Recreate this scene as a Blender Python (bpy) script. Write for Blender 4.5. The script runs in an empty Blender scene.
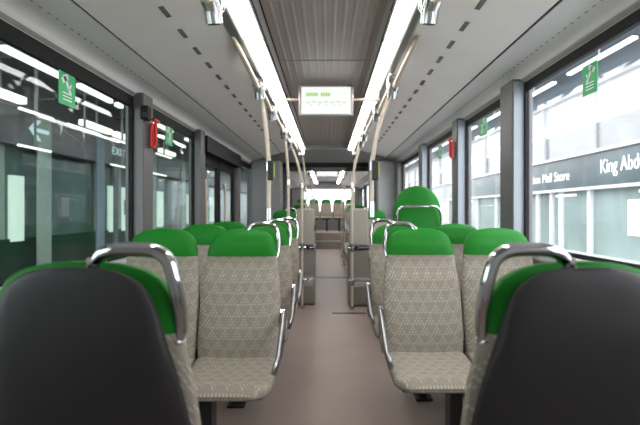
import bpy, bmesh, math, random
from mathutils import Vector, Matrix
random.seed(4)
SC = bpy.context.scene
COL = SC.collection
H = 1.25            # eye height above the bus floor; depths run along +Y from the eye
XL, XR = -1.33, 1.20

# ------------------------------------------------------------------ materials
BRIGHT = {'ceiling_panel_plastic', 'cove_plastic', 'polished_chrome', 'brushed_steel', 'sticker_green', 'white_paint', 'grey_wall_panel', 'beige_pole_coating', 'station_dark_ceiling', 'station_fascia', 'station_beam', 'station_teal_door_glass', 'station_pale_pillar', 'station_blue_pillar', 'station_green_kick'}
def mat(name, col, rough=.5, metal=0, noise=.06, nscale=18, bump=0, bscale=120, emit=None, es=0, spec=.5, coat=0):
    m = bpy.data.materials.new(name); m.use_nodes = True
    nt = m.node_tree; b = nt.nodes['Principled BSDF']
    if name not in BRIGHT: col = tuple(c*.84 for c in col)
    b.inputs['Roughness'].default_value = rough
    b.inputs['Metallic'].default_value = metal
    b.inputs['Specular IOR Level'].default_value = spec
    b.inputs['Coat Weight'].default_value = coat
    tc = nt.nodes.new('ShaderNodeTexCoord')
    n = nt.nodes.new('ShaderNodeTexNoise'); n.inputs['Scale'].default_value = nscale; n.inputs['Detail'].default_value = 4
    nt.links.new(tc.outputs['Object'], n.inputs['Vector'])
    r = nt.nodes.new('ShaderNodeValToRGB')
    lo = [max(0, c*(1-noise)) for c in col]; hi = [min(1, c*(1+noise)) for c in col]
    r.color_ramp.elements[0].color = (*lo, 1); r.color_ramp.elements[1].color = (*hi, 1)
    r.color_ramp.elements[0].position = .3; r.color_ramp.elements[1].position = .7
    nt.links.new(n.outputs['Fac'], r.inputs['Fac']); nt.links.new(r.outputs['Color'], b.inputs['Base Color'])
    if bump:
        n2 = nt.nodes.new('ShaderNodeTexNoise'); n2.inputs['Scale'].default_value = bscale
        nt.links.new(tc.outputs['Object'], n2.inputs['Vector'])
        bp = nt.nodes.new('ShaderNodeBump'); bp.inputs['Strength'].default_value = bump; bp.inputs['Distance'].default_value = .002
        nt.links.new(n2.outputs['Fac'], bp.inputs['Height']); nt.links.new(bp.outputs['Normal'], b.inputs['Normal'])
    if emit:
        b.inputs['Emission Color'].default_value = (*emit, 1); b.inputs['Emission Strength'].default_value = es
    return m

def fabric(name):
    """beige moquette with rows of triangles drawn in small slanted pale dashes"""
    m = mat(name, (.31, .265, .212), rough=.8, noise=.05, nscale=60, bump=.3, bscale=500, spec=.35)
    nt = m.node_tree; b = nt.nodes['Principled BSDF']; L = nt.links
    base = b.inputs['Base Color'].links[0].from_socket
    tc = nt.nodes.new('ShaderNodeTexCoord'); sp = nt.nodes.new('ShaderNodeSeparateXYZ'); L.new(tc.outputs['Object'], sp.inputs[0])
    def M(op, a, c=None, d=None):
        n = nt.nodes.new('ShaderNodeMath'); n.operation = op
        for i, v in enumerate((a, c, d)):
            if v is None: continue
            if isinstance(v, (int, float)): n.inputs[i].default_value = v
            else: L.new(v, n.inputs[i])
        return n.outputs[0]
    v0 = M('SUBTRACT', sp.outputs['Z'], sp.outputs['Y'])
    V = M('DIVIDE', v0, .040); U = M('DIVIDE', sp.outputs['X'], .062)
    row = M('FLOOR', V); fv = M('FRACT', V)
    us = M('ADD', U, M('MULTIPLY', row, .5)); fu = M('FRACT', M('ADD', us, 100))
    tri = M('LESS_THAN', M('MULTIPLY', M('ABSOLUTE', M('SUBTRACT', fu, .5)), 2), M('SUBTRACT', .98, fv))
    dash = M('LESS_THAN', M('FRACT', M('ADD', M('SUBTRACT', M('MULTIPLY', us, 4), M('MULTIPLY', fv, 2)), 200)), .42)
    brk = M('LESS_THAN', M('FRACT', M('MULTIPLY', fv, 4)), .72)
    inner = M('MULTIPLY', M('MULTIPLY', tri, dash), brk)
    faint = M('MULTIPLY', M('MULTIPLY', M('SUBTRACT', 1, tri), M('LESS_THAN', fv, .14)), .6)
    f = M('MULTIPLY', M('MAXIMUM', inner, faint), .34)
    mx = nt.nodes.new('ShaderNodeMix'); mx.data_type = 'RGBA'
    L.new(f, mx.inputs[0]); L.new(base, mx.inputs[6]); mx.inputs[7].default_value = (.66, .62, .53, 1)
    L.new(mx.outputs[2], b.inputs['Base Color'])
    return m

def glass(name, tint=.95, col=(1, 1, 1), refl=.9):
    m = bpy.data.materials.new(name); m.use_nodes = True
    nt = m.node_tree; nt.nodes.clear()
    o = nt.nodes.new('ShaderNodeOutputMaterial'); t = nt.nodes.new('ShaderNodeBsdfTransparent')
    g = nt.nodes.new('ShaderNodeBsdfGlossy'); g.inputs['Roughness'].default_value = .02
    g.inputs['Color'].default_value = (refl, refl, refl, 1)
    t.inputs['Color'].default_value = (tint*col[0], tint*col[1], tint*col[2], 1)
    fw = nt.nodes.new('ShaderNodeLayerWeight'); fw.inputs['Blend'].default_value = .5
    pw = nt.nodes.new('ShaderNodeMath'); pw.operation = 'POWER'; pw.inputs[1].default_value = 5
    lw = nt.nodes.new('ShaderNodeMath'); lw.operation = 'MULTIPLY_ADD'; lw.inputs[1].default_value = .7; lw.inputs[2].default_value = .02
    nt.links.new(fw.outputs['Facing'], pw.inputs[0]); nt.links.new(pw.outputs[0], lw.inputs[0])
    mx = nt.nodes.new('ShaderNodeMixShader')
    nt.links.new(lw.outputs[0], mx.inputs[0]); nt.links.new(t.outputs[0], mx.inputs[1]); nt.links.new(g.outputs[0], mx.inputs[2])
    nt.links.new(mx.outputs[0], o.inputs['Surface'])
    return m

M = {}
M['fabric'] = fabric('seat_moquette')
M['green'] = mat('green_vinyl', (.006, .185, .010), rough=.55, noise=.05, bump=.15, bscale=300, spec=.25)
M['shell'] = mat('seat_shell_plastic', (.027, .0235, .0235), rough=.5, noise=.08, bump=.2, bscale=400, spec=.4)
M['dark'] = mat('dark_metal', (.03, .03, .033), rough=.45, metal=.3)
M['chrome'] = mat('polished_chrome', (.62, .62, .63), rough=.1, metal=1, noise=.02)
M['clamp'] = mat('bright_clamp_chrome', (.85, .85, .86), rough=.25, metal=1, noise=.02)
M['steel'] = mat('brushed_steel', (.45, .45, .46), rough=.3, metal=1, noise=.05)
M['pole'] = mat('beige_pole_coating', (.55, .47, .38), rough=.35, noise=.03, spec=.5)
M['panel'] = mat('ceiling_panel_plastic', (.86, .82, .805), rough=.5, noise=.02, nscale=4)
M['cove'] = mat('cove_plastic', (.68, .67, .67), rough=.35, noise=.02, nscale=4)
M['rib'] = mat('ribbed_ceiling_metal', (.47, .41, .39), rough=.4, metal=.3, noise=.04, nscale=6)
M['trim'] = mat('grey_trim', (.22, .22, .20), rough=.4, metal=.3)
M['black'] = mat('black_rubber', (.010, .010, .011), rough=.55, spec=.2)
M['slot'] = mat('vent_slot_dark', (.2, .19, .18), rough=.7)
M['tube_light'] = mat('light_diffuser', (.9, .9, .9), rough=.4, emit=(1, .985, .96), es=6.5)
M['divider'] = mat('light_divider', (.35, .33, .31), rough=.5)
M['wall'] = mat('grey_wall_panel', (.45, .45, .45), rough=.5, noise=.03)
M['post'] = mat('grey_window_post', (.13, .122, .12), rough=.4, noise=.03)
M['post_daylit'] = mat('daylit_post_face', (.34, .38, .43), rough=.45, noise=.03)  # window post tone with daylight mixed into the colour
M['glassR'] = glass('clear_window_glass', .96)
M['glassL'] = glass('tinted_window_glass', .82, (.93, 1, .98))
M['glassP'] = glass('partition_glass', .88)
M['red'] = mat('red_plastic', (.62, .015, .012), rough=.35)
M['sign_green'] = mat('sticker_green', (.03, .46, .15), rough=.4)
M['white'] = mat('white_paint', (.85, .87, .86), rough=.5, noise=.01)
M['screen'] = mat('display_screen', (.1, .1, .1), rough=.2, emit=(.97, 1, .96), es=.39)
M['scr_green'] = mat('display_green_text', (.05, .1, .02), rough=.4, emit=(.55, 1, .3), es=.27)
M['scr_grey'] = mat('display_icons', (.08, .1, .1), rough=.4, emit=(.72, .95, .8), es=.30)
M['silver'] = mat('display_frame_silver', (.45, .43, .42), rough=.35, metal=.2)
M['beige'] = mat('beige_partition_plastic', (.42, .37, .31), rough=.45, noise=.03)
M['beige_dk'] = mat('taupe_partition_plastic', (.27, .24, .21), rough=.45, noise=.03)
M['bellows'] = mat('bellows_rubber', (.055, .055, .057), rough=.6)
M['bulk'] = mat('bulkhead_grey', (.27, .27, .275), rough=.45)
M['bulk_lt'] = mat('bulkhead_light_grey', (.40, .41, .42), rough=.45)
M['stop'] = mat('stop_button_yellow_green', (.35, .45, .04), rough=.4)
# outside
M['asphalt'] = mat('asphalt', (.50, .49, .48), rough=.9, nscale=3)
M['fac_white'] = mat('facade_white', (.70, .71, .72), rough=.5, noise=.03, nscale=.8)
M['fac_grey'] = mat('facade_grey_glass', (.27, .275, .28), rough=.25, noise=.25, nscale=.6)
M['fac_band'] = mat('facade_sign_band', (.058, .085, .092), rough=.3, noise=.45, nscale=.7)
M['fac_glass'] = mat('facade_pale_glass', (.24, .30, .29), rough=.2, noise=.22, nscale=.7)
M['fac_blue'] = mat('facade_blue_grey', (.20, .25, .29), rough=.4, noise=.1, nscale=.7)
M['fac_tube'] = mat('canopy_tube', (.9, .9, .9), emit=(1, 1, .97), es=.7)
M['fac_lamp'] = mat('shop_lamp', (.9, .9, .8), emit=(1, .97, .85), es=.55)
M['sta_dark'] = mat('station_dark_ceiling', (.16, .16, .165), rough=.6, noise=.2, nscale=1.5)
M['sta_beam'] = mat('station_beam', (.25, .25, .255), rough=.5)
M['sta_fascia'] = mat('station_fascia', (.15, .145, .145), rough=.4, noise=.2, nscale=1.2)
M['sta_teal'] = mat('station_teal_door_glass', (.09, .15, .135), rough=.3, noise=.35, nscale=1.1)
M['sta_low'] = mat('station_green_kick', (.02, .045, .032), rough=.3, noise=.3, nscale=1.3)
M['sta_pale'] = mat('station_pale_pillar', (.33, .40, .34), rough=.4, noise=.06)
M['sta_blue'] = mat('station_blue_pillar', (.22, .28, .33), rough=.4, noise=.06)
M['sta_glow'] = mat('station_lit_window', (.6, .7, .6), emit=(.83, 1, .88), es=.33)
M['sta_tube'] = mat('station_tube', (.9, .9, .9), emit=(1, .98, .93), es=1.0)
M['sta_floor'] = mat('platform_floor', (.16, .16, .155), rough=.5)
M['sign_text'] = mat('sign_lettering', (.9, .92, .92), rough=.4, emit=(.9, .97, 1), es=.1)
M['arrow'] = mat('lit_arrow', (.6, .75, .75), rough=.4, emit=(.62, .82, .85), es=.32)

def floor_mat():
    m = mat('brown_vinyl_floor', (.315, .24, .205), rough=.48, noise=.05, nscale=3, bump=.1, bscale=300, spec=.4)
    nt = m.node_tree; b = nt.nodes['Principled BSDF']; base = b.inputs['Base Color'].links[0].from_socket
    tc = nt.nodes.new('ShaderNodeTexCoord'); n = nt.nodes.new('ShaderNodeTexNoise'); n.inputs['Scale'].default_value = 220
    nt.links.new(tc.outputs['Object'], n.inputs['Vector'])
    mr = nt.nodes.new('ShaderNodeMapRange'); mr.inputs['From Min'].default_value = .62; mr.inputs['From Max'].default_value = .7
    nt.links.new(n.outputs['Fac'], mr.inputs['Value'])
    mx = nt.nodes.new('ShaderNodeMix'); mx.data_type = 'RGBA'; mx.inputs[7].default_value = (.40, .33, .29, 1)
    nt.links.new(mr.outputs[0], mx.inputs[0]); nt.links.new(base, mx.inputs[6]); nt.links.new(mx.outputs[2], b.inputs['Base Color'])
    return m
M['floor'] = floor_mat()

# ------------------------------------------------------------------ helpers
def finish(bm, name, m, parent=None, smooth=True, loc=None, bevel=0, seg=2):
    bmesh.ops.recalc_face_normals(bm, faces=bm.faces)
    me = bpy.data.meshes.new(name); bm.to_mesh(me); bm.free()
    o = bpy.data.objects.new(name, me); COL.objects.link(o)
    me.materials.append(M[m])
    if smooth:
        for p in me.polygons: p.use_smooth = True
        me.set_sharp_from_angle(angle=math.radians(38))
    if bevel:
        md = o.modifiers.new('bevel', 'BEVEL'); md.width = bevel; md.segments = seg; md.limit_method = 'ANGLE'
    if loc: o.location = loc
    if parent: o.parent = parent
    return o
def bx(bm, x0, x1, y0, y1, z0, z1):
    vs = [bm.verts.new(p) for p in ((x0,y0,z0),(x1,y0,z0),(x1,y1,z0),(x0,y1,z0),(x0,y0,z1),(x1,y0,z1),(x1,y1,z1),(x0,y1,z1))]
    for f in ((0,3,2,1),(4,5,6,7),(0,1,5,4),(1,2,6,5),(2,3,7,6),(3,0,4,7)): bm.faces.new([vs[i] for i in f])
def box(name, m, x0, x1, y0, y1, z0, z1, parent=None, bevel=.003):
    """mesh with its origin at the centre of its base; coordinates are given in the parent's frame"""
    bm = bmesh.new(); cx, cy = (x0+x1)/2, (y0+y1)/2
    bx(bm, x0-cx, x1-cx, y0-cy, y1-cy, 0, z1-z0)
    return finish(bm, name, m, parent, smooth=False, loc=(cx, cy, z0), bevel=bevel)
def catmull(pts, n=8):
    P = [Vector(p) for p in pts]; P = [P[0]*2-P[1]] + P + [P[-1]*2-P[-2]]; out = []
    for i in range(1, len(P)-2):
        for k in range(n):
            t = k/n; a, b, c, d = P[i-1:i+3]
            out.append(.5*((2*b)+(c-a)*t+(2*a-5*b+4*c-d)*t*t+(3*b-a-3*c+d)*t**3))
    out.append(P[-2]); return out
def tube(bm, pts, r, seg=14, smoothn=8, ry=None):
    path = catmull(pts, smoothn) if smoothn else [Vector(p) for p in pts]
    ry = ry or r; rings = []; up = None
    for i, p in enumerate(path):
        t = (path[min(i+1, len(path)-1)]-path[max(i-1, 0)]).normalized()
        if up is None:
            up = Vector((0,0,1)) if abs(t.z) < .9 else Vector((0,1,0))
        a = t.cross(up).normalized(); up = a.cross(t).normalized()
        rings.append([bm.verts.new(p + a*r*math.cos(2*math.pi*k/seg) + up*ry*math.sin(2*math.pi*k/seg)) for k in range(seg)])
    for A, B in zip(rings, rings[1:]):
        for k in range(seg): bm.faces.new((A[k], A[(k+1)%seg], B[(k+1)%seg], B[k]))
    bm.faces.new(rings[0]); bm.faces.new(rings[-1][::-1])
def tubeobj(name, m, pts, r, parent=None, smoothn=8, seg=14, ry=None, loc=None):
    bm = bmesh.new(); tube(bm, pts, r, seg, smoothn, ry)
    return finish(bm, name, m, parent, loc=loc)
def prism(bm, prof, y0, y1):
    """closed profile in (x,z) swept along y"""
    A = [bm.verts.new((x, y0, z)) for x, z in prof]; B = [bm.verts.new((x, y1, z)) for x, z in prof]
    n = len(prof)
    for i in range(n): bm.faces.new((A[i], A[(i+1)%n], B[(i+1)%n], B[i]))
    bm.faces.new(A); bm.faces.new(B[::-1])
def empty(name, loc, rz=0):
    o = bpy.data.objects.new(name, None); COL.objects.link(o); o.location = loc; o.rotation_euler = (0, 0, rz); o.empty_display_size = .1
    return o
def tag(o, label, cat, group=None, kind=None):
    o['label'] = label; o['category'] = cat
    if group: o['group'] = group
    if kind: o['kind'] = kind
    return o
def struct(o):
    o['kind'] = 'structure'; return o
def copy_tree(o, parent=None):
    c = o.copy(); COL.objects.link(c); c.parent = parent
    for ch in [k for k in KIDS.get(o.name, [])]: copy_kids(ch, c)
    return c
KIDS = {}
def index_kids(root):
    KIDS[root.name] = [o for o in COL.objects if o.parent == root]
    for k in KIDS[root.name]: index_kids(k)
def copy_kids(ch, par):
    d = ch.copy(); COL.objects.link(d); d.parent = par
    for g in KIDS.get(ch.name, []): copy_kids(g, d)
def lerp_tab(tab, z):
    if z <= tab[0][0]: return tab[0][1]
    for (a, va), (b, vb) in zip(tab, tab[1:]):
        if z <= b: return va+(vb-va)*(z-a)/(b-a)
    return tab[-1][1]
def text_mesh(name, body, m, size, matrix, parent=None, extrude=.004, width=None):
    cu = bpy.data.curves.new(name, 'FONT'); cu.body = body; cu.size = size; cu.extrude = extrude
    cu.align_x = 'LEFT'; cu.align_y = 'CENTER'
    t = bpy.data.objects.new(name+'_src', cu); COL.objects.link(t)
    bpy.context.view_layer.update()
    me = bpy.data.meshes.new_from_object(t.evaluated_get(bpy.context.evaluated_depsgraph_get()))
    bpy.data.objects.remove(t); bpy.data.curves.remove(cu)
    if width:
        xs = [v.co.x for v in me.vertices]; s = width/(max(xs)-min(xs))
        for v in me.vertices: v.co.x = (v.co.x-min(xs))*s
    me.name = name; o = bpy.data.objects.new(name, me); COL.objects.link(o)
    me.materials.clear(); me.materials.append(M[m])
    o.matrix_world = matrix
    if parent:
        o.parent = parent; o.matrix_parent_inverse = Matrix.Translation(-Vector(parent.location))
    return o

# ------------------------------------------------------------------ camera
cam = bpy.data.cameras.new('camera'); camo = bpy.data.objects.new('camera', cam); COL.objects.link(camo)
camo.location = (0, 0, H); camo.rotation_euler = (math.radians(90), 0, 0)
cam.sensor_width = 36; cam.lens = 427/640*36; cam.shift_x = -8/640; cam.shift_y = -2.5/640; cam.clip_start = .02
cam.dof.use_dof = True; cam.dof.focus_distance = 2.1; cam.dof.aperture_fstop = 2.6
SC.camera = camo

# ------------------------------------------------------------------ seats
WTAB = [(.46,.185),(.50,.200),(.56,.206),(.66,.208),(.78,.207),(.90,.199),(1.01,.184),(1.05,.177),(1.09,.165),(1.115,.148),(1.13,.127),(1.14,.103),(1.147,.066),(1.151,.02)]
def yc(z): return .03+(z-.5)*.21
FTAB = [(.46,.028),(.52,.042),(.62,.050),(.72,.044),(.84,.036),(.90,.034),(.925,.024),(.985,.024),(1.01,.036),(1.06,.046),(1.12,.040),(1.151,.014)]
def sect(bm, z, w, f, b, yoff=0, n=28, ex=.45):
    """rounded cross-section: half width w, front bulge f, back depth b"""
    ring = []
    for k in range(n):
        a = 2*math.pi*k/n; c, s = math.cos(a), math.sin(a)
        x = w*math.copysign(abs(c)**ex, c)
        y = (b if s > 0 else f)*math.copysign(abs(s)**.62, s)
        ring.append(bm.verts.new((x, yc(z)+yoff+y, z)))
    return ring
def loft(bm, rings):
    n = len(rings[0])
    for A, B in zip(rings, rings[1:]):
        for k in range(n): bm.faces.new((A[k], A[(k+1)%n], B[(k+1)%n], B[k]))
    bm.faces.new(rings[0][::-1]); bm.faces.new(rings[-1])
def make_seat(side, name='bus_seat'):
    """side -1/+1: aisle handle and armrest on that local side, 0: window seat without them. Faces -Y."""
    root = empty(name, (0,0,0))
    def zz(a, b, n): return [a+(b-a)*i/n for i in range(n+1)]
    bm = bmesh.new()
    loft(bm, [sect(bm, z, lerp_tab(WTAB, z), lerp_tab(FTAB, z), .03) for z in zz(.47, 1.008, 34)])
    finish(bm, 'backrest', 'fabric', root)
    bm = bmesh.new()
    zs = zz(1.008, 1.10, 8)+[1.108,1.116,1.124,1.131,1.137,1.1425,1.147,1.1505]
    loft(bm, [sect(bm, z, lerp_tab(WTAB, z)+.001, lerp_tab(FTAB, z)+.001, .031 if z < 1.03 else .031*math.sqrt(max(.05, (1.152-z)/.122))) for z in zs])
    finish(bm, 'headrest', 'green', root)
    bm = bmesh.new()
    zs = zz(.40, 1.09, 24)+[1.10,1.11,1.12,1.128,1.134,1.139,1.1425]
    def wsh(z):
        return max(.015, lerp_tab(WTAB, z+.004 if z > 1.0 else z)-lerp_tab([(.8,.006),(1.0,.024),(1.2,.024)], z))
    loft(bm, [sect(bm, z, wsh(z), .0, .030 if z < 1.0 else .030*math.sqrt(max(.06, (1.147-z)/.147)), yoff=.0285, ex=.5) for z in zs])
    finish(bm, 'back_shell', 'shell', root)
    # seat cushion, lofted front to back
    bm = bmesh.new(); rings = []
    for i in range(22):
        t = i/21; y = -.362+.412*t
        w = .203+.005*math.sin(t*math.pi) - (.055*(1-t/.22)**2 if t < .22 else 0)
        top = .508+.014*t+ .008*math.exp(-((t-.85)/.1)**2) - (.028*(1-t/.14)**2 if t < .14 else 0)
        bot = .442+.002*t + (.022*(1-t/.14)**2 if t < .14 else 0)
        zc, hh = (top+bot)/2, (top-bot)/2
        ring = []
        for k in range(28):
            a = 2*math.pi*k/28; c, s = math.cos(a), math.sin(a)
            x = w*math.copysign(abs(c)**.4, c)
            dip = .010*(1-(x/w)**2) if s > 0 and .15 < t < .9 else 0
            ring.append(bm.verts.new((x, y, zc+hh*math.copysign(abs(s)**.6, s)-dip)))
        rings.append(ring)
    loft(bm, rings); finish(bm, 'seat_cushion', 'fabric', root)
    bm = bmesh.new(); bx(bm, -.16, .16, -.24, .06, .410, .444)
    finish(bm, 'seat_pan', 'dark', root, smooth=False, bevel=.006)
    s = side or 1
    bm = bmesh.new(); lx = -.13*s if side else .03
    bx(bm, lx-.03, lx+.03, -.10, .0, .012, .41); bx(bm, lx-.055, lx+.055, -.16, .06, 0, .014)
    finish(bm, 'pedestal', 'dark', root, smooth=False, bevel=.004)
    if side:
        y1, y0 = yc(1.12)+.012, yc(.98)+.02
        pts = [(s*.162, y0-.018, .975), (s*.178, y0-.012, 1.00), (s*.186, y0+.004, 1.045), (s*.185, y1-.002, 1.09), (s*.180, y1+.004, 1.125), (s*.168, y1+.004, 1.156), (s*.142, y1+.004, 1.172),
               (s*.10, y1+.004, 1.175), (s*.06, y1+.003, 1.172), (s*.036, y1-.004, 1.160), (s*.018, y1-.016, 1.130)]
        h = tubeobj('grab_handle', 'chrome', pts, .0135, root, ry=.0135)
        tubeobj('collar', 'chrome', [(s*.166, y0-.017, .980), (s*.177, y0-.013, .997)], .0165, h, smoothn=0)
        tubeobj('collar', 'chrome', [(s*.026, y1-.010, 1.150), (s*.021, y1-.014, 1.138)], .018, h, smoothn=0)
        a = tubeobj('armrest', 'steel', [(s*.222, .085, .715), (s*.226, .02, .705), (s*.228, -.08, .655), (s*.228, -.20, .585), (s*.222, -.245, .565), (s*.214, -.25, .53)], .0125, root, ry=.019)
        bm = bmesh.new(); tube(bm, [(s*.19, .09, .715), (s*.228, .09, .715)], .022, smoothn=0)
        tube(bm, [(s*.226, .055, .70), (s*.224, .05, .60), (s*.21, .05, .50)], .010)
        finish(bm, 'hinge', 'chrome', a)
    return root

P_neg = make_seat(-1); P_pos = make_seat(1); P_win = make_seat(0)
for p in (P_neg, P_pos, P_win): index_kids(p)
used = set()
def place_seat(proto, x, y, z, rz, label, group, name=None):
    if proto.name not in used:
        used.add(proto.name); o = proto
    else: o = copy_tree(proto)
    o.location = (x, y, z); o.rotation_euler = (0, 0, rz)
    tag(o, label, 'bus seat', group)
    return o
GF = 'forward-turned bus seats shown from the back'; GR = 'green-topped bus seats facing the camera'
place_seat(P_pos, .487, .99, 0, math.pi, 'nearest right bus seat seen from behind, dark grey shell with chrome handle', GF)
place_seat(P_neg, -.475, .99, 0, math.pi, 'nearest left bus seat seen from behind, dark grey shell with chrome handle', GF)
YL, YR = 2.12, 2.20
place_seat(P_pos, -.452, YL, 0, 0, 'front left aisle seat facing the camera, beige patterned with green top', GR)
place_seat(P_win, -.872, YL, 0, 0, 'front left seat beside the window, partly behind the nearest left shell', GR)
place_seat(P_neg, .502, YR, 0, 0, 'front right aisle seat facing the camera, beige patterned with green top', GR)
place_seat(P_win, .925, YR, 0, 0, 'front right seat beside the window, partly behind the nearest right shell', GR)
place_seat(P_pos, -.452, YL+.73, 0, 0, 'left aisle seat in the second row facing the camera', GR)
place_seat(P_win, -.872, YL+.73, 0, 0, 'left window seat in the second row facing the camera', GR)
place_seat(P_neg, .502, YR+.75, 0, 0, 'right aisle seat in the second row facing the camera', GR)
place_seat(P_win, .925, YR+.75, 0, 0, 'right window seat in the second row, below the tall green headrest', GR)
place_seat(P_pos, -.452, YL+1.45, 0, 0, 'left aisle seat in the third row, only its green corner showing', GR)
place_seat(P_win, -.872, YL+1.45, 0, 0, 'left window seat in the third row, beside the door', GR)

# tall all-green seat on a podium above the wheel arch
pod = box('wheel_arch_podium', 'beige_dk', .62, XR-.03, 4.00, 5.2, 0, .42, bevel=.03)
tag(pod, 'taupe raised podium over the right wheel arch carrying the tall green seat', 'podium')
t = empty('tall_seat', (.905, 4.28, .42)); tag(t, 'tall domed all-green seat rising behind the right rows with chrome bar', 'bus seat')
bm = bmesh.new(); rings = []
W2 = [(.36,.21),(.5,.235),(.75,.243),(.84,.240),(.92,.222),(.98,.19),(1.02,.155),(1.05,.115),(1.066,.075),(1.074,.02)]
for i in range(40):
    z = .36+(1.074-.36)*(1-(1-i/39)**1.6); w = lerp_tab(W2, z)
    rings.append([bm.verts.new((w*math.copysign(abs(math.cos(a))**.6, math.cos(a)), (z-.4)*.12+(.045*math.sin(a)), z)) for a in [2*math.pi*k/28 for k in range(28)]])
loft(bm, rings); finish(bm, 'backrest', 'green', t)
bm = bmesh.new(); bx(bm, -.21, .21, -.40, .04, .34, .43); finish(bm, 'seat_cushion', 'fabric', t, smooth=False, bevel=.03, seg=4)
bm = bmesh.new(); bx(bm, -.1, .1, -.28, -.02, 0, .345); finish(bm, 'pedestal', 'dark', t, smooth=False, bevel=.01)
tubeobj('grab_bar', 'chrome', [(-.218,-.02,.60),(-.222,-.03,.70),(-.218,-.04,.79),(-.19,-.045,.845),(-.14,-.05,.862),(0,-.05,.866),(.14,-.05,.862),(.19,-.045,.845),(.218,-.04,.79),(.222,-.03,.70),(.218,-.02,.60)], .014, t)

# ------------------------------------------------------------------ bus shell
Y0, Y1 = -.3, 7.3
Y2, Y3 = 8.8, 16.2
ZT = H+.77
fl = struct(box('floor', 'floor', XL-.02, XR+.02, Y0, 16.25, -.05, 0, bevel=0))
roof = struct(box('ceiling', 'black', XL-.07, XR+.07, Y0, 16.3, H+1.14, H+1.18, bevel=0)); 
rearwall = struct(box('wall_front', 'wall', XL-.05, XR+.05, Y0-.04, Y0, 0, H+1.14, bevel=0))

def ceil_section(y0, y1, tagname):
    # ribbed centre
    bm = bmesh.new(); x0, x1 = -.345, .325; n = 12; prof = []
    z = H+1.065
    for i in range(n):
        a = x0+(x1-x0)*i/n; b = x0+(x1-x0)*(i+1)/n; w = b-a
        prof += [(a, z), (a+w*.55, z), (a+w*.68, z-.003), (a+w*.88, z-.003)]
    prof += [(x1, z), (x1, z+.03), (x0, z+.03)]
    prism(bm, prof, y0, y1)
    c = struct(finish(bm, 'ceiling', 'rib', smooth=False))
    c['label'] = 'ribbed grey metal centre of the ceiling'
    bm = bmesh.new(); y = 3.04
    while y < y1:
        if y > y0: bx(bm, x0, x1, y-.005, y+.005, z-.006, z-.0005)
        y += 4.0
    if len(bm.verts): finish(bm, 'panel_joint', 'silver', c, smooth=False)
    for s, ex, jx, jz, px, pz, cv in ((-1, .55, 1.08, .88, 1.205, .85, (1.30,.795)), (1, .47, .98, .88, 1.115, .855, (1.175,.80))):
        wx = abs(XL) if s < 0 else XR
        jdx = jx-.008
        main = [(ex,.985),(jdx,jz+.002),(jdx,jz+.022),(ex,1.005)]
        bm = bmesh.new(); prism(bm, [(s*x, H+z) for x, z in main], y0, y1)
        p = struct(finish(bm, 'ceiling', 'panel', smooth=False)); p['label'] = 'smooth sloping side ceiling panel with a row of slots'
        sx = .774 if s < 0 else .696; sl = (.985-jz-.002)/(ex-jdx); sz = .985+sl*(sx-ex)
        bm = bmesh.new(); y = 2.027 if s < 0 else 1.942; pitch = .249 if s < 0 else .241
        y -= pitch*int((y-y0)/pitch-.5)
        while y < y1-.1:
            q = .055
            A = [bm.verts.new((s*(sx+dx), y+dy, H+sz+sl*dx-.0015)) for dx, dy in ((-.012,-q),(.012,-q),(.012,q),(-.012,q))]
            B = [bm.verts.new(v.co+Vector((0,0,.004))) for v in A]
            bm.faces.new(A); bm.faces.new(B[::-1])
            for i in range(4): bm.faces.new((A[i],A[(i+1)%4],B[(i+1)%4],B[i]))
            y += pitch
        o = finish(bm, 'vent_slots', 'slot', p, smooth=False)
        # dark shadow-gap gasket
        bm = bmesh.new(); prism(bm, [(s*x, H+z) for x, z in ((jdx-.002,jz+.010),(jx+.008,jz+.008),(jx+.008,jz+.022),(jdx-.002,jz+.022))], y0, y1)
        g = struct(finish(bm, 'trim_1', 'black', smooth=False))
        # cove
        steps = [(jx+.008, jz), (px, pz)]
        for i in range(1, 6):
            a = i/5; steps.append((px+(cv[0]-px)*math.sin(a*math.pi/2), pz-(pz-cv[1])*(1-math.cos(a*math.pi/2))))
        steps += [(wx-.006, .772)]
        prof = [(s*x, H+z) for x, z in steps] + [(s*(wx+.02), H+.772), (s*(wx+.02), H+.93), (s*(jx+.008), H+jz+.03)]
        bm = bmesh.new(); prism(bm, prof, y0, y1)
        cvv = struct(finish(bm, 'ceiling', 'cove')); cvv['label'] = 'curved grey cove above the windows'
        bm = bmesh.new(); y = y0+.1
        while y < min(y1, 6.5):
            bx(bm, s*px-.0025, s*px+.0025, y, y+.018, H+pz-.0015, H+pz+.004); y += .055
        finish(bm, 'perforations', 'slot', cvv, smooth=False)
        bm = bmesh.new(); prism(bm, [(s*x, H+z) for x, z in ((wx-.028,.790),(wx-.012,.775),(wx-.012,.795),(wx-.024,.800))], y0, y1)
        struct(finish(bm, 'trim_2', 'silver', smooth=False))
        # rail beside the light strip
        i0, o0 = ((.376,.486) if s < 0 else (.327,.419))
        bm = bmesh.new(); prism(bm, [(s*x, H+z) for x, z in ((o0+.004,.982),(o0+.012,.976),(ex-.01,.972),(ex+.004,.982),(ex+.004,1.0),(o0+.004,1.03))], y0, y1)
        struct(finish(bm, 'trim_3', 'trim', smooth=False))
        bm = bmesh.new(); prism(bm, [(s*x, H+z) for x, z in ((i0-.022,1.0),(i0,.992),(i0,1.06),(i0-.022,1.07))], y0, y1)
        tr = struct(finish(bm, 'trim_4', 'silver', smooth=False))
        bm = bmesh.new(); y = max(y0, 1.6)
        while y < min(y1, 6.5): bx(bm, s*(i0-.016), s*(i0-.007), y, y+.02, H+.991, H+1.0) if s > 0 else bx(bm, s*(i0-.007), s*(i0-.016), y, y+.02, H+.991, H+1.0); y += .032
        if len(bm.verts): finish(bm, 'grille', 'black', tr, smooth=False)
        else: bm.free()
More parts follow.
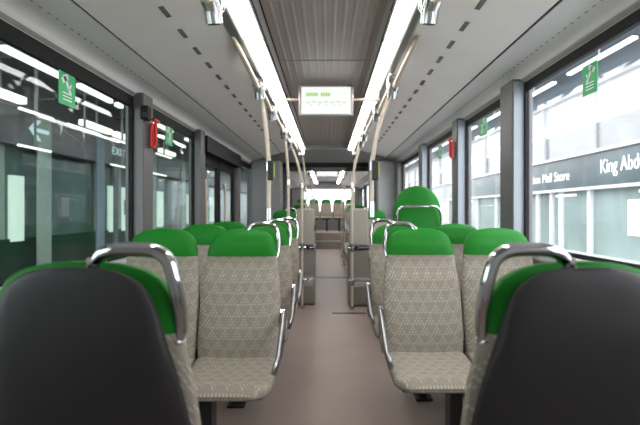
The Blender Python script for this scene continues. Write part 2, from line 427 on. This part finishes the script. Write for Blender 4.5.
ceil_section(Y0, Y1-.05, 'a')
ceil_section(Y2, Y3, 'b')

# strip lights (modules)
lamps = [(.62,2.5,'near module'),(2.5,4.4,'second module, beside the hanging display'),(4.4,6.3,'third module'),(6.3,7.2,'short module before the bellows')]
for s, i0, o0, nm in ((-1,.380,.482,'left'),(1,.330,.415,'right')):
    for (a, b, d) in lamps+[(8.9,12.4,'strip just beyond the bellows'),(12.4,15.9,'strip at the far end')]:
        e = empty('ceiling_light', (s*(i0+o0)/2, (a+b)/2, H+.985)); hw = (o0-i0)/2; hl = (b-a)/2
        tag(e, f'{nm} white ceiling strip light, {d}', 'ceiling light', f'{nm} row of ceiling strip lights')
        bm = bmesh.new(); bx(bm, -hw+.002, hw-.002, -hl+.02, hl-.02, -.004, .012)
        finish(bm, 'diffuser', 'tube_light', e, smooth=False, bevel=.004)
        bm = bmesh.new(); bx(bm, -hw, hw, -hl, hl, .0125, .06); finish(bm, 'housing', 'silver', e, smooth=False)
        bm = bmesh.new(); bx(bm, -hw+.002, hw-.002, hl-.018, hl-.002, -.008, .012); finish(bm, 'end_cap', 'divider', e, smooth=False, bevel=.003)

# walls with windows
def side_wall(s, x, sill, y0, y1, posts, nm, glassm, skip=None, postw=.06):
    """posts: list of (y0,y1); windows fill the gaps"""
    o = x+s*.05; lo, hi = min(x, o), max(x, o)
    w = struct(box('wall_'+nm, 'wall', lo, hi, y0, y1, 0, sill, bevel=0))
    struct(box('wall_'+nm, 'wall', lo, hi, y0, y1, H+.772, H+1.14, bevel=0))
    struct(box('trim_5', 'wall', min(x-s*.05, x), max(x-s*.05, x), y0, y1, sill-.05, sill, bevel=.012))
    for (a, b) in posts:
        xi = x-s*postw
        struct(box('trim_6', 'post', min(xi, o), max(xi, o), a, b, sill-.02, H+.80, bevel=.008))
    edges = [y0]+[v for p in posts for v in p]+[y1]
    n = 0
    for a, b in zip(edges[::2], edges[1::2]):
        if b-a < .1: continue
        if skip and a >= skip[0]-.01 and b <= skip[1]+.01: continue
        global WN; WN += 1
        f = .022; top = H+.772
        bm = bmesh.new(); xa, xb = x+s*.004-.012, x+s*.004+.012
        tb = .075 if s < 0 else .05
        bx(bm, xa, xb, a, b, sill, sill+.02); bx(bm, xa, xb, a, b, top-tb, top)
        bx(bm, xa, xb, a, a+f, sill+.02, top-tb); bx(bm, xa, xb, b-f, b, sill+.02, top-tb)
        e = empty('window_%d' % WN, (x, (a+b)/2, sill)); struct(e)
        fr = finish(bm, 'window_frame', 'black', e, smooth=False); fr.matrix_parent_inverse = Matrix.Translation((-x, -(a+b)/2, -sill))
        p = box('pane', glassm, x+s*.004-.003, x+s*.004+.003, a+f, b-f, sill+.02, top-tb, e, bevel=0)
        p.matrix_parent_inverse = Matrix.Translation((-x, -(a+b)/2, -sill))
WN = 0
SL, SR = H-.31, H-.232
side_wall(1, XR, SR, Y0, Y1, [(1.05,1.2),(2.60,2.79),(3.71,3.87),(5.12,5.3),(6.9,7.3)], 'right', 'glassR', postw=.078)
side_wall(-1, XL, SL, Y0, 4.36, [(1.05,1.2),(2.90,3.06),(4.22,4.36)], 'left', 'glassL', postw=.078)
side_wall(-1, XL, SL, 6.05, Y1, [(6.05,6.2)], 'left', 'glassL')
for s, x, sl, nm in ((-1, XL, SL, 'left'), (1, XR, SR, 'right')):
    side_wall(s, x, sl, Y2, Y3, [(10.2,10.4),(11.8,12.0),(13.6,13.8),(15.4,Y3)], nm, 'glassL' if s < 0 else 'glassR')
# daylight on the right posts' near faces, painted as thin blue-grey sheets
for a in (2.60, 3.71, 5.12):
    struct(box('trim_8', 'post_daylit', XR-.070, XR-.002, a-.004, a, SR-.02, H+.78, bevel=.001))

# door on the left (4.36 - 6.05)
d1 = struct(empty('door_1', (XL, 5.2, 0)))
def dpart(name, m, *a, parent=d1, bevel=.004):
    o = box(name, m, *a, parent, bevel); o.matrix_parent_inverse = Matrix.Translation((-XL, -5.2, 0)); return o
dpart('header', 'black', XL-.05, XL+.10, 4.36, 6.05, H+.60, H+.765)
dpart('header_cover', 'bulk', XL-.05, XL+.02, 4.36, 6.05, H+.765, H+1.14, bevel=0)
dpart('sill', 'dark', XL-.05, XL+.0, 4.36, 6.05, 0, .03)
for a, b in ((4.37,5.19),(5.21,6.04)):
    bm = bmesh.new(); xa, xb = XL-.035, XL
    bx(bm, xa, xb, a, a+.07, .03, H+.60); bx(bm, xa, xb, b-.07, b, .03, H+.60)
    bx(bm, xa, xb, a+.07, b-.07, .03, .22); bx(bm, xa, xb, a+.07, b-.07, H+.5, H+.60)
    lf = finish(bm, 'door_leaf', 'black', d1, smooth=False); lf.matrix_parent_inverse = Matrix.Translation((-XL, -5.2, 0))
    g = box('pane', 'glassL', XL-.021, XL-.015, a+.07, b-.07, .22, H+.5, lf, bevel=0)
    h = tubeobj('door_handle', 'pole', [(XL+.01,a+.12,.75),(XL+.045,a+.12,.8),(XL+.045,a+.12,1.5),(XL+.01,a+.12,1.55)], .014, lf)

# ------------------------------------------------------------------ articulation
bm = bmesh.new()
prism_pts = None
def ring_plate(bm, y0, y1, xo0, xo1, zo, xi0, xi1, zi, zb=0):
    bx(bm, xo0, xi0, y0, y1, zb, zo); bx(bm, xi1, xo1, y0, y1, zb, zo); bx(bm, xi0, xi1, y0, y1, zi, zo)
bm = bmesh.new(); ring_plate(bm, 7.26, 7.36, XL-.05, XR+.05, H+1.14, -.78, .82, H+.86)
bk = struct(finish(bm, 'wall_back', 'bulk', smooth=False, bevel=.02))
bm = bmesh.new()
V = [bm.verts.new(p) for p in ((-.95,6.95,H+.99),(.95,6.95,H+.99),(.95,7.30,H+.80),(-.95,7.30,H+.80),(-.95,6.95,H+1.08),(.95,6.95,H+1.08),(.95,7.30,H+1.08),(-.95,7.30,H+1.08))]
for f in ((0,3,2,1),(4,5,6,7),(0,1,5,4),(1,2,6,5),(2,3,7,6),(3,0,4,7)): bm.faces.new([V[i] for i in f])
struct(finish(bm, 'trim_7', 'bulk', smooth=False, bevel=.02))
for s, xa, xb in ((-1,-1.30,-.80),(1,.84,1.18)):
    struct(box('wall_back', 'bulk_lt' if s > 0 else 'bulk', xa, xb, 7.20, 7.255, 0, H+.83, bevel=.02))
be = empty('bellows', (0, 8.08, 0)); tag(be, 'black folded rubber bellows joining the two halves of the bus', 'bellows')
for k in range(8):
    bm = bmesh.new(); y = 7.38+k*.18-8.08
    # one pleat: a V-shaped hoop
    for (ya, yb, sa, sb) in ((y, y+.09, 0, .10), (y+.09, y+.18, .10, 0)):
        def hoop(yy, e):
            return [bm.verts.new(p) for p in ((-.98-e,yy,.02),(-.98-e,yy,H+.80+e),(-.80-e,yy,H+.97+e*.6),(.80+e,yy,H+.97+e*.6),(.98+e,yy,H+.80+e),(.98+e,yy,.02))]
        A, B, C, D = hoop(ya, sa), hoop(yb, sb), hoop(ya, sa+.012), hoop(yb, sb+.012)
        for i in range(5): bm.faces.new((A[i],A[i+1],B[i+1],B[i])); bm.faces.new((C[i],D[i],D[i+1],C[i+1]))
    finish(bm, 'pleat', 'bellows', be, smooth=False)
bm = bmesh.new(); bx(bm, -.34, .34, -.09, .03, H+.765, H+.80)
finish(bm, 'hoop_lip', 'silver', be, smooth=False, bevel=.01)
bm = bmesh.new(); bx(bm, -.98, .98, -.12, -.04, H+.80, H+.88); finish(bm, 'hoop_bar', 'bellows', be, smooth=False, bevel=.01)
bm = bmesh.new(); ring_plate(bm, 8.80, 8.88, XL-.05, XR+.05, H+1.14, -.80, .84, H+.80)
struct(finish(bm, 'wall_back', 'bulk', smooth=False, bevel=.02))
tp = tag(box('turntable_plate', 'steel', -.75, .80, 7.86, 7.98, 0, .006, bevel=.002), 'thin metal threshold strip crossing the aisle at the bellows', 'threshold')
tp.data.materials[0] = M['dark']
tp = box('floor_strip', 'dark', .05, .46, 5.15, 5.19, 0, .005, bevel=.001); tag(tp, 'short dark strip set in the floor right of the aisle centre', 'floor strip')

# end wall with bright rear window
bm = bmesh.new(); zb, zt = H-.05, H+.78
bx(bm, XL, XR, 16.2, 16.3, 0, zb); bx(bm, XL, XR, 16.2, 16.3, zt, H+1.14); bx(bm, XL, -1.0, 16.2, 16.3, zb, zt); bx(bm, .95, XR, 16.2, 16.3, zb, zt)
struct(finish(bm, 'wall_back', 'bulk_lt', smooth=False))
e = struct(empty('window_30', (0, 16.25, zb)))
p = box('pane', 'glassR', -1.0, .95, -.003, .003, 0, zt-zb, e, bevel=0)
p = box('window_frame', 'bulk_lt', -.06, -.03, -.02, .02, 0, zt-zb, e, bevel=0)

# ------------------------------------------------------------------ hanging display
DY = 3.5; k = 427/DY
e = empty('information_display', (-.016, DY, H+.90)); tag(e, 'white passenger information screen hanging from a bar under the ceiling', 'display')
def dbox(n, m, *a, par=e, bevel=.004):
    return box(n, m, *a, par, bevel)
cs = dbox('casing', 'silver', -.225, .225, 0, .07, -.128, .125, bevel=.01)
sc_ = dbox('screen', 'screen', -.202, .202, -.004, .002, -.112, .108, bevel=0)
def screen_bits(parts, name, m):
    bm = bmesh.new()
    for (x, z, w, h) in parts: bx(bm, x-w/2, x+w/2, -.0075, -.0045, z-h/2, z+h/2)
    finish(bm, name, m, e, smooth=False)
screen_bits([(x, .045, .016, .03) for x in (-.155,-.135,-.115,-.095,-.075)]+[(x, .045, .016, .03) for x in (-.035,-.015,.005,.025)], 'route_marks', 'scr_green')
screen_bits([(-.15+.05*i, -.02+.006*(i % 2), .032, .012) for i in range(7)]+[(-.12+.06*i, -.04, .02, .008) for i in range(5)], 'stop_icons', 'scr_grey')
tubeobj('support_bar', 'pole', [(-.42,.035,0.012),(.0,.035,.012),(.44,.035,0.012)], .012, e, smoothn=0)
bm = bmesh.new()
for x in (-.40, .425): tube(bm, [(x,.035,.012),(x*1.02,.035,.085)], .016, smoothn=0)
finish(bm, 'bracket', 'silver', e)
# second display beyond the bellows
e = empty('information_display', (-.02, 10.6, H+.91)); tag(e, 'small blue-white display under the ceiling beyond the bellows', 'display')
box('casing', 'silver', -.27, .27, 0, .07, -.11, .10, e, .01); box('screen', 'screen', -.25, .25, -.004, .002, -.07, .09, e, 0)
bm = bmesh.new(); bx(bm, -.03, .03, .01, .05, .10, .15); finish(bm, 'bracket', 'silver', e, smooth=False)

# ------------------------------------------------------------------ poles and clamps
def grab_pole(s, y, full, label, xt=.485, xb=None, zb=-1.25, group='beige grab poles along the aisle', foot=None, ztop=.84):
    """s side, y depth of clamp, full: continues down as a stanchion"""
    root = empty('grab_pole', (s*xt, y, H+ztop)); tag(root, label, 'grab pole', group)
    R = lambda x, yy, z: (s*(x-xt), yy-y, z-ztop)
    pts = [R(xt+.055, y-.62, .985), R(xt+.05, y-.50, .968), R(xt+.035, y-.30, .93), R(xt+.012, y-.08, ztop+.03), R(xt, y, ztop)]
    xb = xt-.045 if xb is None else xb
    if full:
        pts += [R(xt-(xt-xb)*.3, y+.035, ztop-.10), R(xt-(xt-xb)*.7, y+.04, ztop-.28), R(xb, y+.04, ztop-.5)]
    else: pts = pts[:-1] + [R(xt-.004, y+.02, ztop-.035)]
    tubeobj('curved_tube', 'pole', pts, .0165, root)
    if full:
        tubeobj('post', 'pole', [R(xb, y+.04, ztop-.495), R(xb, y+.04, max(zb, -9))], .0165, root, smoothn=0)
        bm = bmesh.new()
        tube(bm, [R(xb, y+.04, zb+.11 if zb > -1 else -.42), R(xb, y+.04, zb if zb > -1 else -.52)], .021, smoothn=0)
        finish(bm, 'sleeve', 'clamp', root)
        tubeobj('ring', 'clamp', [R(xb, y+.04, ztop-.50), R(xb, y+.04, ztop-.56)], .026, root, smoothn=0)
        if zb < -1: tubeobj('ring', 'clamp', [R(xb, y+.04, -.88), R(xb, y+.04, -.94)], .026, root, smoothn=0)
        if zb < -1: tubeobj('foot_flange', 'chrome', [R(xb, y+.04, -1.21), R(xb, y+.04, -1.249)], .035, root, smoothn=0)
    bm = bmesh.new()
    tube(bm, [R(xt+.006, y-.06, ztop+.03), R(xt+.001, y-.01, ztop+.004), R(xt-.002, y+.012, ztop-.050)], .036, smoothn=0, seg=20)
    tube(bm, [R(xt, y+.0, ztop-.01), R(xt-.03, y+.03, ztop+.02), R(xt-.02, y+.06, ztop+.10), R(xt+.005, y+.07, ztop+.135)], .011)
    tube(bm, [R(xt+.005, y+.07, ztop+.128), R(xt+.005, y+.07, ztop+.142)], .024, smoothn=0)
    c = finish(bm, 'clamp', 'clamp', root)
    if not full:
        bm = bmesh.new(); tube(bm, [R(xt-.0025, y+.0125, ztop-.050), R(xt-.0028, y+.0135, ztop-.053)], .026, smoothn=0, seg=18)
        finish(bm, 'end_plug', 'black', c)
    return root
grab_pole(-1, 1.80, False, 'nearest left short curved grab tube ending in a chrome clamp')
grab_pole(-1, 3.02, True, 'beige grab pole rising from the second left aisle seat', xb=.425, zb=-.10)
grab_pole(-1, 3.72, False, 'left short curved grab tube, next clamp past the tall beige pole')
grab_pole(-1, 4.70, True, 'left beige floor-to-ceiling grab pole beside the door', xb=.44)
grab_pole(-1, 5.38, True, 'left beige grab pole in front of the beige partition', xb=.33)
grab_pole(-1, 6.60, True, 'last left grab pole before the bellows', xt=.40, xb=.34)
grab_pole(1, 1.80, False, 'nearest right short curved grab tube ending in a chrome clamp', xt=.43)
grab_pole(1, 3.00, True, 'beige grab pole rising from the second right aisle seat handle', xt=.455, xb=.312, zb=-.05)
grab_pole(1, 3.80, False, 'right short curved grab tube, next clamp past the tall beige pole', xt=.44)
grab_pole(1, 4.85, False, 'right short curved grab tube over the tall green seat row', xt=.42)
grab_pole(1, 5.30, True, 'right beige grab pole in front of the beige partition', xt=.42, xb=.30)
grab_pole(1, 6.60, True, 'last right grab pole before the bellows', xt=.42, xb=.40)
for y, s in ((9.56,-1),(9.56,1),(11.3,-1),(11.3,1)):
    grab_pole(s, y, True, f"{'left' if s<0 else 'right'} grab pole beyond the bellows, {'nearer' if y<10 else 'farther'} one", xt=.42, xb=.36)
# stop buttons
for s, x, y, z, l in ((-1, -.425, 3.06, .28, 'grey stop button box with yellow-green face on the left pole'), (1, .312, 3.04, .28, 'dark stop button box on the right beige pole')):
    e = empty('stop_button', (x+.004, y-.038, H+z)); tag(e, l, 'stop button')
    bm = bmesh.new(); bx(bm, -.006, .036, -.012, .012, -.07, .07); finish(bm, 'casing', 'shell', e, smooth=False, bevel=.006)
    bm = bmesh.new(); bx(bm, .036, .044, -.010, .010, -.055, .055); finish(bm, 'button_face', 'stop', e, smooth=False, bevel=.003)

# ------------------------------------------------------------------ aisle partitions, mid distance
def partition(x0, x1, y, label, s):
    e = empty('aisle_partition', ((x0+x1)/2, y, 0)); tag(e, label, 'partition', 'beige aisle partitions')
    w = (x1-x0)/2
    bm = bmesh.new()
    # moulded base with bulging foot, profile in local (y,z) swept across x
    prof = [(-.02,0),(.34,0),(.34,.74),(0,.74),(-.0,.36),(-.05,.32),(-.07,.26),(-.05,.03)]
    A = [bm.verts.new((-w, p, z)) for p, z in prof]; B = [bm.verts.new((w, p, z)) for p, z in prof]
    n = len(prof)
    for i in range(n): bm.faces.new((A[i],A[(i+1)%n],B[(i+1)%n],B[i]))
    bm.faces.new(A); bm.faces.new(B[::-1]); finish(bm, 'base', 'beige_dk', e, smooth=False, bevel=.025, seg=3)
    bm = bmesh.new(); bx(bm, -w+.015, w-.015, .03, .10, .78, 1.27); finish(bm, 'panel', 'beige', e, smooth=False, bevel=.02, seg=3)
    bm = bmesh.new(); bx(bm, -w-.005, w+.005, -.01, .33, .738, .782); finish(bm, 'band', 'dark', e, smooth=False, bevel=.008)
    bm = bmesh.new()
    for z in (.76, .34): tube(bm, [(-s*w*.3, -.045, z), (-s*w*.3, .02, z)], .022, smoothn=0); tube(bm, [(-w, -.035, z), (w, -.035, z)], .010, smoothn=0)
    finish(bm, 'rail', 'chrome', e)
partition(-.43, -.17, 5.62, 'left beige moulded partition at the aisle with a grey band', -1)
partition(.265, .54, 5.55, 'right beige moulded partition at the aisle with a grey band', 1)
# seats beyond partition and bellows
def pod2(x0, x1, y0, y1, h, l):
    tag(box('podium', 'beige_dk', x0, x1, y0, y1, 0, h, bevel=.03), l, 'podium')
pod2(-1.27, -.44, 9.0, 13.6, .22, 'left low podium under the seats beyond the bellows')
pod2(.44, 1.14, 9.0, 13.6, .22, 'right low podium under the seats beyond the bellows')
words = ['nearest', 'middle', 'farthest']
for i, y in enumerate((9.7, 10.9, 12.1)):
    place_seat(P_pos, -.66, y, .22, 0, f'{words[i]} left seat beyond the bellows', 'small seats beyond the bellows')
    place_seat(P_neg, .68, y, .22, 0, f'{words[i]} right seat beyond the bellows', 'small seats beyond the bellows')
for y in (6.5,):
    place_seat(P_pos, -.68, y, .10, 0, 'left seat behind the beige aisle partition', 'seats behind the partitions')
    place_seat(P_neg, .72, y, .10, 0, 'right seat behind the beige aisle partition', 'seats behind the partitions')
    pod2(-1.27, -.44, y-.45, y+.3, .10, 'left low step under the seat behind the partition')
    pod2(.48, 1.14, y-.24, y+.3, .10, 'right low step under the seat behind the partition')
st = struct(box('floor', 'floor', XL+.02, XR-.02, 14.0, 16.18, 0, .50, bevel=.01)); st['label'] = 'raised rear floor'
st = tag(box('step', 'beige_dk', -.40, .43, 13.62, 13.98, 0, .25, bevel=.01), 'taupe step up to the rear bench at the end of the aisle', 'step')
for i, (x, n_) in enumerate(((-.95,'far left'),(-.51,'left of centre'),(-.07,'centre'),(.37,'right of centre'),(.81,'far right'))):
    place_seat(P_win, x, 15.3, .50, 0, f'rear bench seat before the end window, {n_}', 'rear bench seats')

# ------------------------------------------------------------------ hammers, camera, exit stickers
def hammer(s, x, y, z, l, sc=1):
    e = empty('emergency_hammer', (x, y, H+z)); tag(e, l, 'emergency hammer')
    bm = bmesh.new(); bx(bm, -.012, .012, -.035*sc, .035*sc, -.10*sc, .07*sc); finish(bm, 'holder', 'red', e, smooth=False, bevel=.006)
    bm = bmesh.new(); tube(bm, [(-s*.018, 0, -.085*sc), (-s*.018, 0, .085*sc)], .010, smoothn=0); tube(bm, [(-s*.018, -.045*sc, .092*sc), (-s*.018, .045*sc, .092*sc)], .013, smoothn=0)
    finish(bm, 'hammer', 'red', e)
hammer(-1, XL+.078+.024, 3.0, .535, 'red emergency hammer on the left window post')
hammer(1, XR-.078-.024, 3.78, .545, 'red emergency hammer on the right window post', .85)
e = empty('ceiling_camera', (XL+.10, 2.90, H+.66)); tag(e, 'small black surveillance camera on the left post beside the red hammer', 'camera')
bm = bmesh.new(); bx(bm, -.033, .02, -.035, .035, -.05, .045); finish(bm, 'housing', 'black', e, smooth=False, bevel=.01)
bm = bmesh.new(); tube(bm, [(0,-.035,-.02),(0,-.045,-.024)], .016, smoothn=0); finish(bm, 'lens', 'dark', e)

def sticker(s, x, ya, yb, za, zb, label):
    xi = x - s*.0008
    e = empty('exit_sticker', (xi, (ya+yb)/2, (H+(za+zb)/2))); tag(e, label, 'sticker', 'green emergency exit stickers on the windows')
    w, h = (yb-ya)/2, (zb-za)/2
    bm = bmesh.new(); bx(bm, -.0008, .0008, -w, w, -h, h); finish(bm, 'backing', 'sign_green', e, smooth=False)
    # pictogram: a slanted hammer striking glass, lines of small text beneath
    bm = bmesh.new(); X = -s*.0012
    def quad(cy, cz, l, t, a):
        ca, sa = math.cos(a), math.sin(a)
        pts = [(cy+u*ca-v*sa, cz+u*sa+v*ca) for u, v in ((-l,-t),(l,-t),(l,t),(-l,t))]
        A = [bm.verts.new((X-.0003, p, q)) for p, q in pts]; B = [bm.verts.new((X+.0003, p, q)) for p, q in pts]
        bm.faces.new(A); bm.faces.new(B[::-1])
        for i in range(4): bm.faces.new((A[i],A[(i+1)%4],B[(i+1)%4],B[i]))
    d = 1 if s > 0 else 1
    quad(0, h*.30, w*.75, w*.13, d*math.radians(-55)); quad(-w*.28, h*.62, w*.42, w*.2, d*math.radians(35))
    quad(w*.3, h*.15, w*.35, w*.08, math.radians(60))
    for i in range(3): quad(0, -h*(.25+.2*i), w*.55, h*.035, 0)
    finish(bm, 'pictogram', 'white', e, smooth=False)
# right: depth from px = XR*427/(px-328)
def ry(px): return XR*427/(px-328)
def ly(px): return -XL*427/(328-px)
sticker(1, XR, ry(597.5), ry(583), .53, .67, 'large green hammer sticker at the top of the nearest right window')
sticker(1, XR, ry(487), ry(479.5), .575, .70, 'green sticker on the second right window')
sticker(1, XR, ry(442), ry(438.5), .55, .685, 'small green sticker on the third right window')
sticker(-1, XL, ly(58.5), ly(75), .53, .695, 'green hammer sticker at the top of the nearest left window')
sticker(-1, XL, ly(165.5), ly(172.5), .54, .695, 'green sticker on the left window past the red hammer')

# ------------------------------------------------------------------ outside right: glass station front
XF = 6.0
def fbox(name, m, x0, x1, y0, y1, z0, z1, parent=None, bevel=0): return box(name, m, x0, x1, y0, y1, H+z0, H+z1, parent, bevel)
g = struct(box('floor', 'asphalt', -30, 40, -20, 80, -.36, -.31, bevel=0)); g['label'] = 'grey road and platform ground outside'
fe = empty('station_front', (XF, 20, -.31)); tag(fe, 'long white and glass station front seen through the right windows', 'building')
def fp(name, m, x0, x1, y0, y1, z0, z1):
    o = fbox(name, m, x0, x1, y0, y1, z0, z1, fe); o.matrix_parent_inverse = Matrix.Translation((-XF, -20, .31)); return o
fp('lower_glass', 'fac_glass', XF, XF+.1, 2, 46, -1.56, .46)
fp('sill_ledge', 'fac_white', XF-.18, XF, 2, 46, .46, .52)
fp('sign_fascia', 'fac_band', XF-.12, XF, 2, 46, .52, 1.26)
fp('fascia_ledge', 'fac_white', XF-.2, XF, 2, 46, 1.26, 1.32)
fp('grey_glazing', 'fac_grey', XF, XF+.1, 2, 46, 1.30, 1.95)
fp('white_cladding', 'fac_white', XF, XF+.1, 2, 46, 1.95, 2.78)
fp('cladding_trim', 'fac_white', XF-.1, XF, 2, 46, 2.76, 2.84)
fp('upper_cladding', 'fac_blue', XF, XF+.1, 2, 46, 2.80, 5.2)
fp('base_kerb', 'fac_white', XF-.5, XF, 2, 46, -1.56, -1.0)
y = 5.2
while y < 44:
    fp('upper_mullion', 'fac_white', XF-.08, XF, y-.06, y+.06, 1.32, 2.76); y += 2.2
for y in (6.6,7.9,9.7,10.9,11.35,12.1,13.6,15.1,17,19,21,23.4,26,29,32,36,40):
    fp('lower_mullion', 'fac_white', XF-.08, XF, y-.06, y+.06, -1.0, .46)
for y in (7.3,10.3,13.8,17.6,22):
    fp('ceiling_lamp', 'fac_lamp', XF-.03, XF-.005, y, y+.9, .34, .39)
fp('lit_doorway', 'fac_lamp', XF-.03, XF-.005, 8.15, 8.5, -.5, .2)
MR = Matrix(((0,0,-1,0),(-1,0,0,0),(0,1,0,0),(0,0,0,1)))
text_mesh('lettering', 'King Abdullah', 'sign_text', .42, Matrix.Translation((XF-.125, 9.2, H+.92)) @ MR, fe, width=1.7)
text_mesh('lettering', 'Station Mall Store', 'sign_text', .34, Matrix.Translation((XF-.125, 12.7, H+.84)) @ MR, fe, width=2.3)
ca = empty('street_canopy', (5, 20, 3.0)); tag(ca, 'pale canopy with tube lights above the right windows', 'canopy')
def cp(name, m, *a):
    o = fbox(name, m, *a, ca); o.matrix_parent_inverse = Matrix.Translation((-5, -20, -3.0)); return o
cp('roof_slab', 'fac_blue', 4.9, 6.0, 2, 46, 3.45, 3.6)
cp('edge', 'fac_white', 4.75, 4.9, 2, 46, 3.2, 3.6)
for i in range(9):
    cp('tube_light', 'fac_tube', 5.2, 5.3, 7.3+i*2.6, 9.3+i*2.6, 2.93, 2.98)
    cp('hanger', 'fac_white', 5.24, 5.26, 8.25+i*2.6, 8.28+i*2.6, 2.98, 3.45)

# ------------------------------------------------------------------ outside left: dark covered platform
pe = empty('covered_platform', (-4, 10, -.31)); tag(pe, 'dark covered station platform with screen doors seen through the left windows', 'station platform')
def pp(name, m, x0, x1, y0, y1, z0, z1, bevel=0):
    o = fbox(name, m, x0, x1, y0, y1, z0, z1, pe, bevel); o.matrix_parent_inverse = Matrix.Translation((4, -10, .31)); return o
pp('floor_slab', 'sta_floor', -6.5, -2.2, .5, 40, -1.56, -1.26)
pp('roof_slab', 'sta_dark', -6.5, -1.7, -2, 40, 2.1, 2.3)
pp('roof_edge', 'sta_beam', -1.75, -1.65, -2, 40, 1.9, 2.4)
pp('screen_wall', 'sta_teal', -4.3, -4.2, 1, 40, -1.26, .86)
pp('kick_panel', 'sta_low', -4.2, -4.17, 1, 40, -1.26, -.38)
pp('fascia', 'sta_fascia', -4.3, -4.0, 1, 40, .84, 1.30)
pp('upper_wall', 'sta_dark', -4.6, -4.3, 1, 40, .8, 2.1)
pp('fascia_trim', 'sta_beam', -4.32, -3.97, 1, 40, 1.30, 1.34)
pp('end_wall', 'sta_teal', -6.5, -2.2, 39.8, 40, -1.26, 2.2)
for i in range(12): pp('cross_beam', 'sta_beam', -4.3, -1.75, 3.4+i*1.7, 3.5+i*1.7, 1.85, 2.1)
pp('long_beam', 'sta_beam', -3.1, -2.98, 1, 40, 1.62, 1.85)
for y0, y1, m in ((5.86,6.14,'sta_pale'),(7.35,7.6,'sta_blue'),(7.95,8.1,'sta_dark'),(4.8,4.95,'sta_blue'),(9.6,9.9,'sta_pale'),(11.6,11.9,'sta_pale'),(14,14.3,'sta_blue')):
    pp('pillar', m, -4.0, -3.975, y0, y1, -1.26, 1.35)
for y0, y1 in ((5.60,5.85),(8.12,8.28),(8.62,9.1),(10.4,10.8),(12.6,13.1),(15,15.6)):
    pp('lit_window', 'sta_glow', -4.2, -4.16, y0, y1, -.42, .46)
for y0, y1 in ((5.15,5.5),(6.2,6.32),(8.3,8.6),(7.65,7.9),(4.2,4.5)):
    pp('door_panel', 'sta_pale', -4.2, -4.165, y0, y1, -.38, .84)
for y0, y1 in ((6.65,6.85),(8.7,8.9)): pp('notice', 'sta_beam', -4.2, -4.15, y0, y1, -.1, .2)
def tubes(x, z, segs, t, l):
    for (a, b) in segs:
        pp('tube_light', 'sta_tube', x-t, x+t, a, b, z-t*.8, z+t*.8, bevel=.01)
        pp('hanger', 'sta_beam', x-.012, x+.012, (a+b)/2-.012, (a+b)/2+.012, z+t*.8, 2.1)
tubes(-3.0, 1.5, [(3.94,4.8),(5.14,5.9),(6.05,6.2),(6.45,6.6),(7.4,8.2),(9,9.8)], .035, 0)
tubes(-3.5, 1.25, [(4.2,4.9),(6.07,6.86),(7.0,7.5),(8.9,9.7),(11,12)], .05, 0)
tubes(-3.3, 1.09, [(4.56,5.12),(5.4,6.18),(6.5,7.2),(8.2,9)], .018, 0)
tubes(-3.9, .82, [(5.37,6.01),(7.67,8.54),(9.3,10.3),(12,13)], .018, 0)
# arrow sign and EXIT lettering on the fascia
bm = bmesh.new(); X = -3.965
# photo: arrow points left, towards the viewer's near end of the wall
def aq(pts):
    A = [bm.verts.new((X, p, q)) for p, q in pts]; B = [bm.verts.new((X-.01, p, q)) for p, q in pts]
    bm.faces.new(A[::-1]); bm.faces.new(B)
    for i in range(len(A)): bm.faces.new((A[i],A[(i+1)%len(A)],B[(i+1)%len(A)],B[i]))
c, cz = 5.87, H+1.09
aq([(c-.13,cz-.028),(c+.2,cz-.028),(c+.2,cz+.028),(c-.13,cz+.028)])
aq([(c-.20,cz),(c-.11,cz),(c+.04,cz+.14),(c-.05,cz+.14)])
aq([(c-.05,cz-.14),(c+.04,cz-.14),(c-.11,cz),(c-.20,cz)])
a = finish(bm, 'arrow_symbol', 'arrow', pe, smooth=False); a.matrix_parent_inverse = Matrix.Translation((4, -10, .31))
ML = Matrix(((0,0,1,0),(1,0,0,0),(0,1,0,0),(0,0,0,1)))
text_mesh('lettering', 'EXIT', 'arrow', .2, Matrix.Translation((-3.965, 7.85, H+1.09)) @ ML, pe, width=.5)

# ------------------------------------------------------------------ sky and exposure
w = bpy.data.worlds.new('world'); SC.world = w; w.use_nodes = True
bg = w.node_tree.nodes['Background']; bg.inputs['Color'].default_value = (.90, .95, 1, 1); bg.inputs['Strength'].default_value = 3.0
SC.view_settings.view_transform = 'Standard'; SC.view_settings.look = 'None'; SC.view_settings.gamma = 1
SC.view_settings.exposure = 1.28; SC.view_settings.use_curve_mapping = False
SC.cycles.use_denoising = True
SC.cycles.max_bounces = 8; SC.cycles.transparent_max_bounces = 24; SC.cycles.sample_clamp_indirect = 8
